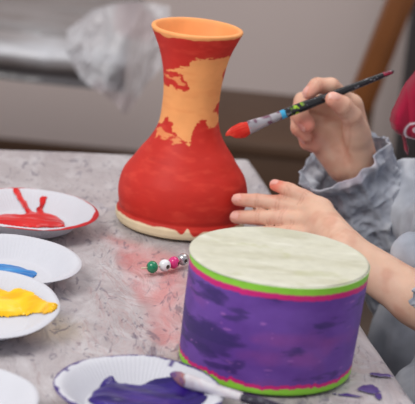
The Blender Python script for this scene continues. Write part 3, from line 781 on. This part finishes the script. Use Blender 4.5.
# face colour
blob(hp(.078, 0, -.044), .014, (196, 96, 92), .7)
for s_ in (-1, 1): blob(hp(.07, .036 * s_, -.02), .018, (224, 132, 120), .5)
ORI = np.array([.40, -.09, FLOOR])
person = mesh('person', P, Q, M_skin, col=colr, origin=ORI)
tag(person, 'child in grey-blue smock at the right, holding a brush and touching the vase', 'person')
def child(name, V, F_, m, **k):
    o = mesh(name, np.asarray(V) - ORI, F_, m, person, **k); return o
for s_ in (-1, 1):
    sp = [(.0105 * math.cos(a), .0105 * math.sin(a)) for a in np.linspace(-math.pi / 2, math.pi / 2, 24)]
    V, F_ = lathe(sp, 32); Rm = np.stack([fy, np.cross(fx, fy), fx], 0); e = child('eye', V @ Rm + hp(.064, .026 * s_, .002), F_, M_white)
    sp = [(.0056 * math.cos(a), .0020 * math.sin(a)) for a in np.linspace(0, math.pi / 2, 8)]
    V, F_ = lathe(sp, 24); i_ = mesh('iris', V @ Rm + hp(.0735, .026 * s_, .001) - ORI, F_, M_iris, e)
hair = Body(); hair.cap(hp(-.030, 0, .036), hp(-.004, 0, .040), .080, .076); hair.cap(hp(-.045, -.02, .0), hp(-.07, 0, -.10), .060, .032); hair.cap(hp(-.045, .02, .0), hp(-.07, 0, -.10), .060, .032)
for s_ in (-1, 1): hair.cap(hp(.0, .066 * s_, .03), hp(-.03, .070 * s_, -.05), .022, .018)
Ph, Qh = hair.mesh(.004, .02, .01); Nh = vnormals(Ph, Qh); Ph = Ph + Nh * (.0016 * ridged(Ph * [1, 3, .4], 70, 3, 2))[:, None]
child('hair', Ph, Qh, M_hair)
tr = Body()
for hip, kn, an in knees: tr.cap(hip, kn, .074, .054); tr.cap(kn, an + [0, 0, .02], .054, .044)
tr.cap(PELV + [0, .04, .03], PELV + [0, .04, -.01], .09, .092); tr.cap(PELV + [0, -.04, .03], PELV + [0, -.04, -.01], .09, .092)
Pt, Qt = tr.mesh(.006, .02, .01); child('trousers', Pt, Qt, M_trous)
for hip, kn, an in knees:
    sh = Body(); sh.cap(an + [.015, 0, -.035], an + [-.11, 0, -.040], .033, .030); Ps, Qs = sh.mesh(.005); Ps[:, 2] = np.maximum(Ps[:, 2], FLOOR + .001); child('shoe', Ps, Qs, M_trous)

# smock: trunk, lap and upper arms as one crumpled garment, forearm sleeves with gathered cuffs as parts of it
sm = Body()
sm.cap(rS, rE, .062, .058); sm.cap(lS, lE, .060, .060); sm.cap(rS + [-.0, 0, -.0], lS, .062, .060)
sm.cap(CHEST + [0, .04, .02], PELV + [-.02, .05, .0], .092, .112); sm.cap(CHEST + [0, -.04, .02], PELV + [-.02, -.05, 0], .092, .112)
sm.cap([.30, -.03, -.10], [.26, -.04, -.13], .085, .070); sm.cap([.33, -.20, -.12], [.262, -.245, -.130], .080, .078); sm.cap([.27, -.24, -.13], [.255, -.30, -.15], .078, .070)
sm.cap(pd(417, 190, -.02), [.262, .01, .0], .030, .05); sm.cap(pd(422, 215, -.04), [.28, -.05, .0], .034, .05)
sm.cap(pd(416, 250, -.215), lE + [0, .02, .01], .020, .045)
sm.cap([.31, .02, .08], [.262, .01, .03], .055, .052)
sm.cap([.30, -.10, .04], [.262, -.09, .02], .06, .058)
Pm, Qm = sm.mesh(.0032, .03, .01)
ch = NECK + [-.02, 0, .01]
Nm = vnormals(Pm, Qm)
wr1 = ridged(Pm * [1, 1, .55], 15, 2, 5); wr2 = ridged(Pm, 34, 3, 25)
Pm = Pm + Nm * (.013 * (wr1 - .4) + .0012 * (wr2 - .4))[:, None]
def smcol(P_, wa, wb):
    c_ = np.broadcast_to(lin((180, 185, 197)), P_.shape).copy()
    c_ = mixc(c_, lin((228, 231, 238)), sstep(.3, .8, wa) * .75); c_ = mixc(c_, lin((160, 166, 180)), sstep(.3, -.3, wb) * .5)  # painted highlights: fold crests lighter, fine hollows darker
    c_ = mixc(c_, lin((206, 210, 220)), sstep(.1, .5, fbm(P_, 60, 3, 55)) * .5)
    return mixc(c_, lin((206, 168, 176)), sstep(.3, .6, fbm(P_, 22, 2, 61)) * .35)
keep_m = np.linalg.norm(Pm - (CHEST + [0, 0, .15]), axis=1) > 0
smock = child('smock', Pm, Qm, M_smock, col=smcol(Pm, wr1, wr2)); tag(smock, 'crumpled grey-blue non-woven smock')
def sleeve(pts, rad, seed, n=170, m=180, flare=None):
    path = spline(pts, n); rr = np.interp(np.linspace(0, 1, n), np.linspace(0, 1, len(rad)), rad)
    T, N_, B_ = frames(path); th = np.linspace(0, 2 * math.pi, m, endpoint=False); u = np.linspace(0, 1, n)
    cyl = np.stack(np.broadcast_arrays(np.cos(th)[None] * 1.3, np.sin(th)[None] * 1.3, u[:, None] * 4), -1)
    wa = ridged(cyl * [1, 1, 1.2], 1.6, 3, seed); wb = ridged(cyl, 5, 3, seed + 4)
    gather = np.exp(-((u - .10) / .05) ** 2)[:, None]
    R_ = rr[:, None] * (1 + .15 * (wa - .4) + .02 * (wb - .4)) * (1 - .10 * gather * (1 + .5 * np.sin(th * 19 + seed)[None]))
    R_ = R_ + .0016 * np.sin(th * 9 + 2 * np.sin(th * 3))[None] * np.exp(-(u / .12) ** 2)[:, None]
    P_ = path[:, None] + R_[..., None] * (np.cos(th)[None, :, None] * N_[:, None] + np.sin(th)[None, :, None] * B_[:, None])
    P_ = P_ + T[:, None] * (.006 * fbm(np.stack(np.broadcast_arrays(np.cos(th)[None] * 2, np.sin(th)[None] * 2, 0 * u[:, None]), -1), 1, 3, seed)[..., None] * (1 - u)[:, None, None] ** 4)
    # inner layer folded back so the cuff has an inside
    cin = path[:40, None] + (R_[:40] - .0018)[..., None] * (np.cos(th)[None, :, None] * N_[:40, None] + np.sin(th)[None, :, None] * B_[:40, None]) + (P_ - path[:, None] - R_[..., None] * (np.cos(th)[None, :, None] * N_[:, None] + np.sin(th)[None, :, None] * B_[:, None]))[:40]
    V = np.concatenate([cin[::-1], P_], 0); wa = np.concatenate([wa[:40][::-1], wa]); wb = np.concatenate([wb[:40][::-1], wb]); nn = len(V)
    F_ = [(i * m + j, i * m + (j + 1) % m, (i + 1) * m + (j + 1) % m, (i + 1) * m + j) for i in range(nn - 1) for j in range(m)]
    V = V.reshape(-1, 3)
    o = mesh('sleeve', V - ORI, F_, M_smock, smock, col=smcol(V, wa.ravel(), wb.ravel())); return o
rc = pd(343, 158, -.030)
sleeve([rc, rc * .75 + rE * .25, rc * .45 + rE * .55, rE + [0, 0, .01], rE + [.02, .01, .0]], [.051, .046, .050, .054, .056, .050], 3)
lc = pd(437, 276, -.262)
sleeve([lc, lc * .6 + lE * .4, lE, lE + [.015, .01, .01]], [.038, .036, .048, .055, .05], 8)

# crimson cloth hanging by the child's shoulder with a white ring print
def crimson():
    pts = [(440, 40), (415, 80), (405, 94), (398, 106), (393, 115), (391, 124), (393, 132), (398, 137), (403, 140), (405, 147), (406, 155), (410, 162), (411, 155), (408.5, 147), (408, 143), (416, 146), (430, 150), (450, 150), (470, 60)]
    Pp = np.array(pts, float); x0, y0 = 388, 36; nx, ny = 170, 260
    X, Y = np.meshgrid(np.linspace(x0, 468, nx), np.linspace(y0, 164, ny), indexing='ij')
    d_ = poly_sd(X, Y, Pp); keep = d_ > -.4
    Yw = -.105 + .018 * np.exp(-np.maximum(d_, 0) / 3.0) + .010 * ridged(np.stack([X / 30, Y / 90, 0 * X], -1), 1, 2, 3)
    # sheet in the world: a gently curved vertical cloth
    a0 = pd(388, 100, -.09); ex = (pd(468, 100, -.09) - a0) / 80; ez = (pd(388, 160, -.09) - a0) / 60
    W = a0 + (X - 388)[..., None] * ex + (Y - 100)[..., None] * ez; W[..., 1] = Yw + .015
    W2 = W.copy(); W2[..., 1] += .004
    id_ = -np.ones(X.shape, int); id_[keep] = np.arange(keep.sum())
    q_ = keep[:-1, :-1] & keep[1:, :-1] & keep[1:, 1:] & keep[:-1, 1:]; ii, jj = np.nonzero(q_)
    F_ = np.stack([id_[ii, jj], id_[ii, jj + 1], id_[ii + 1, jj + 1], id_[ii + 1, jj]], -1)
    V = W[keep]; V2 = W2[keep]; col = np.broadcast_to(lin((158, 22, 56)), V.shape).copy()
    xx, yy = X[keep], Y[keep]
    col = mixc(col, lin((112, 12, 38)), sstep(8, 0, d_[keep]) * .5)
    r1 = np.hypot((xx - 417) / 13.5, (yy - 133) / 10.5); m = np.exp(-((r1 - .88) / .10) ** 2); m = np.maximum(m, sstep(.62, .5, np.hypot((xx - 419) / 11, (yy - 131) / 7)) * .7)
    col = mixc(col, lin((228, 214, 220)), np.clip(m, 0, 1))
    n = len(V); Vall = np.vstack([V, V2]); Fall = np.vstack([F_, F_[:, ::-1] + n]); call = np.vstack([col, col])
    nk = [NECK + [-.005, 0, .012] + np.array([.050 * math.cos(a), .056 * math.sin(a), -.012 * math.cos(a)]) for a in np.linspace(math.pi, math.pi * 2.95, 40)]
    band = spline([pd(436, 100, -.085), pd(446, 70, -.088), pd(455, 48, -.088), NECK + [-.075, -.01, -.012], *nk[::3]], 150)
    bV, bF = tube(band, np.interp(np.linspace(0, 1, 150), [0, .2, .4, 1], [.020, .026, .018, .017]), 28, flat=.45)
    bV = bV + (.002 * ridged(bV, 60, 2, 4))[:, None] * np.array([0, -1, 0])
    Vall, Fall = join((Vall, Fall), (bV, bF)); call = np.vstack([call, np.broadcast_to(lin((150, 20, 52)), bV.shape)])
    o = child('scarf', Vall, Fall, M_crim, col=call); tag(o, 'crimson cloth with a white ring print')
crimson()
# stool under the child
st = empty('stool', (.43, -.09, FLOOR)); tag(st, 'plain wooden stool under the seated child', 'stool')
V, F_ = lathe(resample([(0, .30), (.155, .30), (.16, .305), (.16, .320), (.155, .325), (0, .325)], .02), 48); V[:, 2] -= .047; mesh('seat', V, F_, M_wood, st)
for k in range(4):
    a = math.pi / 4 + k * math.pi / 2; mesh('leg', *tube([(.15 * math.cos(a), .15 * math.sin(a), .0), (.10 * math.cos(a), .10 * math.sin(a), .257)], [.012, .015], 16), M_wood, st)

# ------------------------------------------------------------------ background: wooden chair
chx = empty('wooden_chair', (*pd(300, 160, 1.25)[:2], FLOOR))
tag(chx, 'wooden chair with slanted honey brown post and dark seat, behind the raised hand', 'chair')
co = np.array(chx.location)
def cpart(name, VF, m): return mesh(name, np.asarray(VF[0]) - co, VF[1], m, chx)
def beam(a, b_, w, t, bevel=.004):
    a = np.array(a, float); b_ = np.array(b_, float); d_ = b_ - a; Ln = np.linalg.norm(d_); V, F_ = rbox(0, 0, 0, w, t, Ln, bevel)
    qd = Vector(d_).to_track_quat('Z', 'Y').to_matrix(); V = V @ np.array(qd).T + (a + b_) / 2; return V, F_
P1 = pd(357, 100, 1.2); P2 = pd(396, 0, 1.2); dv_ = (P2 - P1) / np.linalg.norm(P2 - P1)
seat_l = pd(212, 139, 1.17); seat_r = pd(352, 152.5, 1.17); zs = (seat_l[2] + seat_r[2]) / 2
cx_ = (seat_l[0] + seat_r[0]) / 2; wdt = seat_r[0] - seat_l[0]
for dy_ in (0, .34):
    top = P1 + dv_ * .42 + [dy_ * .19, dy_, 0]; bot = P1 - dv_ * .10 + [dy_ * .19, dy_, 0]
    cpart('back_post', beam(bot, top, .046, .03), M_wood)
    cpart('leg', beam((bot[0], bot[1], FLOOR + .001), bot + dv_ * .02, .04, .03), M_dwood)
    cpart('leg', beam((seat_l[0] + .02, 1.19 + dy_, FLOOR + .001), (seat_l[0] + .02, 1.19 + dy_, zs - .012), .04, .03), M_dwood)
cpart('back_rail', beam(P1 + dv_ * .36 + [0, .015, 0], P1 + dv_ * .36 + [.063, .33, 0], .03, .09), M_wood)
cpart('back_rail', beam(P1 + dv_ * .25 + [0, .015, 0], P1 + dv_ * .25 + [.063, .33, 0], .02, .05), M_wood)
cpart('seat', rbox(cx_, 1.17 + .19, zs - .012, wdt, .38, .026, .006), M_dwood)
cpart('apron', rbox(cx_, 1.185, zs - .085, wdt - .03, .02, .125, .004), M_dwood)

# ------------------------------------------------------------------ background: grey curtain at the right
cu = np.linspace(0, 1, 240); cz = np.linspace(FLOOR + .02, 1.7, 60); c0 = pd(404, 60, 1.85)[0]
Xc = c0 + .9 * cu[:, None] + .012 * np.sin(cu[:, None] * 60) + 0 * cz[None]; Yc = 1.85 + .035 * np.sin(cu[:, None] * 75 + .6 * np.sin(cz[None] * 2)) ; Zc = 0 * cu[:, None] + cz[None]
cv_ = np.stack([Xc, Yc, Zc], -1)
tag(mesh('curtain', cv_.reshape(-1, 3), grid_faces(240, 60), mat('dark grey curtain cloth', (104, 98, 98), rough=.9, noise=(20, .06)), origin=cv_[0, 0]), 'dark grey curtain hanging at the right edge behind the wooden chair', 'curtain')

# ------------------------------------------------------------------ background: low bench wrapped in plastic sheeting, one corner hanging
M_film = seethrough(mat('clear plastic film', rough=.28, spec=.6, attr=True, noise=(14, .2), bump=(30, .5, .006)), .42)
M_wrap = mat('grey plastic wrap', rough=.33, spec=.6, attr=True, noise=(12, .12), bump=(26, .4, .004))
bz = pd(35, 42, 1.0)[2]; bxr = pd(122, 42, 1.0)[0]
bn = empty('covered_bench', ((bxr - .75) / 2 - .1, 1.2, FLOOR)); tag(bn, 'low wooden bench wrapped in grey plastic in the blurred background', 'bench')
bo = np.array(bn.location)
def bpart(name, VF, m): return mesh(name, np.asarray(VF[0]) - bo, VF[1], m, bn)
bpart('bench_top', rbox((bxr - .85) / 2, 1.22, bz - .04, bxr + .75, .40, .05), M_pale)
for xx_ in (-.78, -.50):
    for yy_ in (1.10, 1.38): bpart('leg', rbox(xx_, yy_, (FLOOR + bz - .06) / 2, .04, .04, bz - .065 - FLOOR), M_pale)
# wrap: profile from behind over the top, rolled front edge, lower fold
nu = 260; xs = np.linspace(-.82, bxr + .01, nu)
prof = spline([(1.44, .0), (1.36, .022), (1.2, .012), (1.08, .016), (1.02, .006), (.995, -.004), (.982, -.020), (.985, -.036), (.996, -.046), (1.004, -.055), (1.003, -.062), (1.002, -.068)], 140)
X = np.repeat(xs[:, None], 140, 1); Pb = np.stack([X, np.repeat(prof[None, :, 0], nu, 0), np.repeat(prof[None, :, 1], nu, 0) + bz], -1)
wr = ridged(Pb * [.5, 1, 1], 11, 3, 4); wf = fbm(Pb * [.25, 1, 1.5], 30, 3, 9)
Pb[..., 2] += .010 * (wr - .4) * (Pb[..., 1] > 1.03) + .004 * wf; Pb[..., 1] -= .004 * wf + .004 * (wr - .4)
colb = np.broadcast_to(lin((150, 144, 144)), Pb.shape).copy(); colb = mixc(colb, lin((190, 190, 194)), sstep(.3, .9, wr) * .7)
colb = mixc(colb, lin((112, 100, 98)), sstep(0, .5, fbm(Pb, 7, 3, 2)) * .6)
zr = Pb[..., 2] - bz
colb = mixc(colb, lin((112, 103, 100)), (Pb[..., 1] > 1.03) * .6); colb = mixc(colb, lin((212, 212, 218)), np.exp(-((zr + .014) / .010) ** 2) * (Pb[..., 1] < 1.03) * .8)  # silver highlight painted along the rolled front edge
colb = mixc(colb, lin((100, 97, 100)), sstep(-.036, -.046, zr) * (Pb[..., 1] < 1.03) * .9)  # shadow below the roll painted dark on the lower fold
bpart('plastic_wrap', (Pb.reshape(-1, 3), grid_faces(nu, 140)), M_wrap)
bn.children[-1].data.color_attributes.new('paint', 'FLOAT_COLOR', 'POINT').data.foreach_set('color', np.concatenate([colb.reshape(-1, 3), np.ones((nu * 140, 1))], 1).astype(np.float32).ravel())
# hanging corner of clear film
top = [pd(66, 30, .945), pd(90, 12, .945), pd(115, 4, .945), pd(140, 2, .945), pd(170, 6, .945)]
bot = [pd(69, 62, .93), pd(84, 78, .925), pd(104, 92, .92), pd(125, 117, .915), pd(146, 84, .92), pd(170, 52, .93)]
nu, nv = 200, 160; T_ = spline(top, nu); B_ = np.array([np.array(bot[min(int(t), 4)]) * (1 - (t - min(int(t), 4))) + np.array(bot[min(int(t), 4) + 1]) * (t - min(int(t), 4)) for t in np.linspace(0, 5, nu)])
v_ = np.linspace(0, 1, nv)[None, :, None]; S_ = T_[:, None] * (1 - v_) + B_[:, None] * v_
uu = np.linspace(0, 1, nu)[:, None] + 0 * v_[..., 0]
fold = ridged(np.stack([uu * 5 + v_[..., 0] * 1.2, v_[..., 0] * 1.1 + 0 * uu, 0 * uu], -1), 1, 3, 6)
S_[..., 1] -= (.030 * fold * (0.2 + v_[..., 0])); S_[..., 0] += .006 * fbm(np.stack([uu * 6, v_[..., 0] * 3 + 0 * uu, 0 * uu], -1), 1, 3, 8)
cf = np.broadcast_to(lin((206, 202, 206)), S_.shape).copy(); cf = mixc(cf, lin((238, 238, 242)), sstep(.45, .95, fold) * .8); cf = mixc(cf, lin((186, 140, 142)), sstep(0, .4, fbm(S_, 14, 2, 9)) * .35)
film = mesh('plastic_sheet', S_.reshape(-1, 3), grid_faces(nu, nv), M_film, col=cf.reshape(-1, 3), origin=S_[nu // 2, 0])
tag(film, 'crumpled clear plastic sheet hanging off the bench behind the vase', 'plastic sheet')

# ------------------------------------------------------------------ light, world, camera
w = bpy.data.worlds.new('World'); scene.world = w; w.use_nodes = True
bg = w.node_tree.nodes['Background']; bg.inputs[0].default_value = (.93, .95, 1.0, 1); bg.inputs[1].default_value = .62
def area(name, loc, target, size, power, color=(1, 1, 1)):
    ld = bpy.data.lights.new(name, 'AREA'); ld.energy = power; ld.size = size; ld.color = color
    o = bpy.data.objects.new(name, ld); COL.objects.link(o); o.location = loc
    o.rotation_euler = (Vector(target) - Vector(loc)).to_track_quat('-Z', 'Y').to_euler(); return o
area('window_light', (-1.1, -1.3, 1.7), (0, 0, 0), .9, 30, (1, .97, .93))
area('ceiling_light', (.5, .6, 1.8), (0, -.1, 0), 1.2, 16, (1, .97, .94))

cd = bpy.data.cameras.new('camera'); cam = bpy.data.objects.new('camera', cd); COL.objects.link(cam)
cam.location = CAM
cam.rotation_euler = Matrix((RT, UP, -FW)).transposed().to_euler()
cd.sensor_fit = 'HORIZONTAL'; cd.sensor_width = 36; cd.lens = FPX / 415 * 36
cd.clip_start = .05; cd.clip_end = 50
cd.dof.use_dof = True; cd.dof.focus_distance = 1.62; cd.dof.aperture_fstop = 10
scene.camera = cam
scene.view_settings.view_transform = 'Standard'; scene.view_settings.look = 'None'
scene.view_settings.exposure = 0; scene.view_settings.gamma = 1
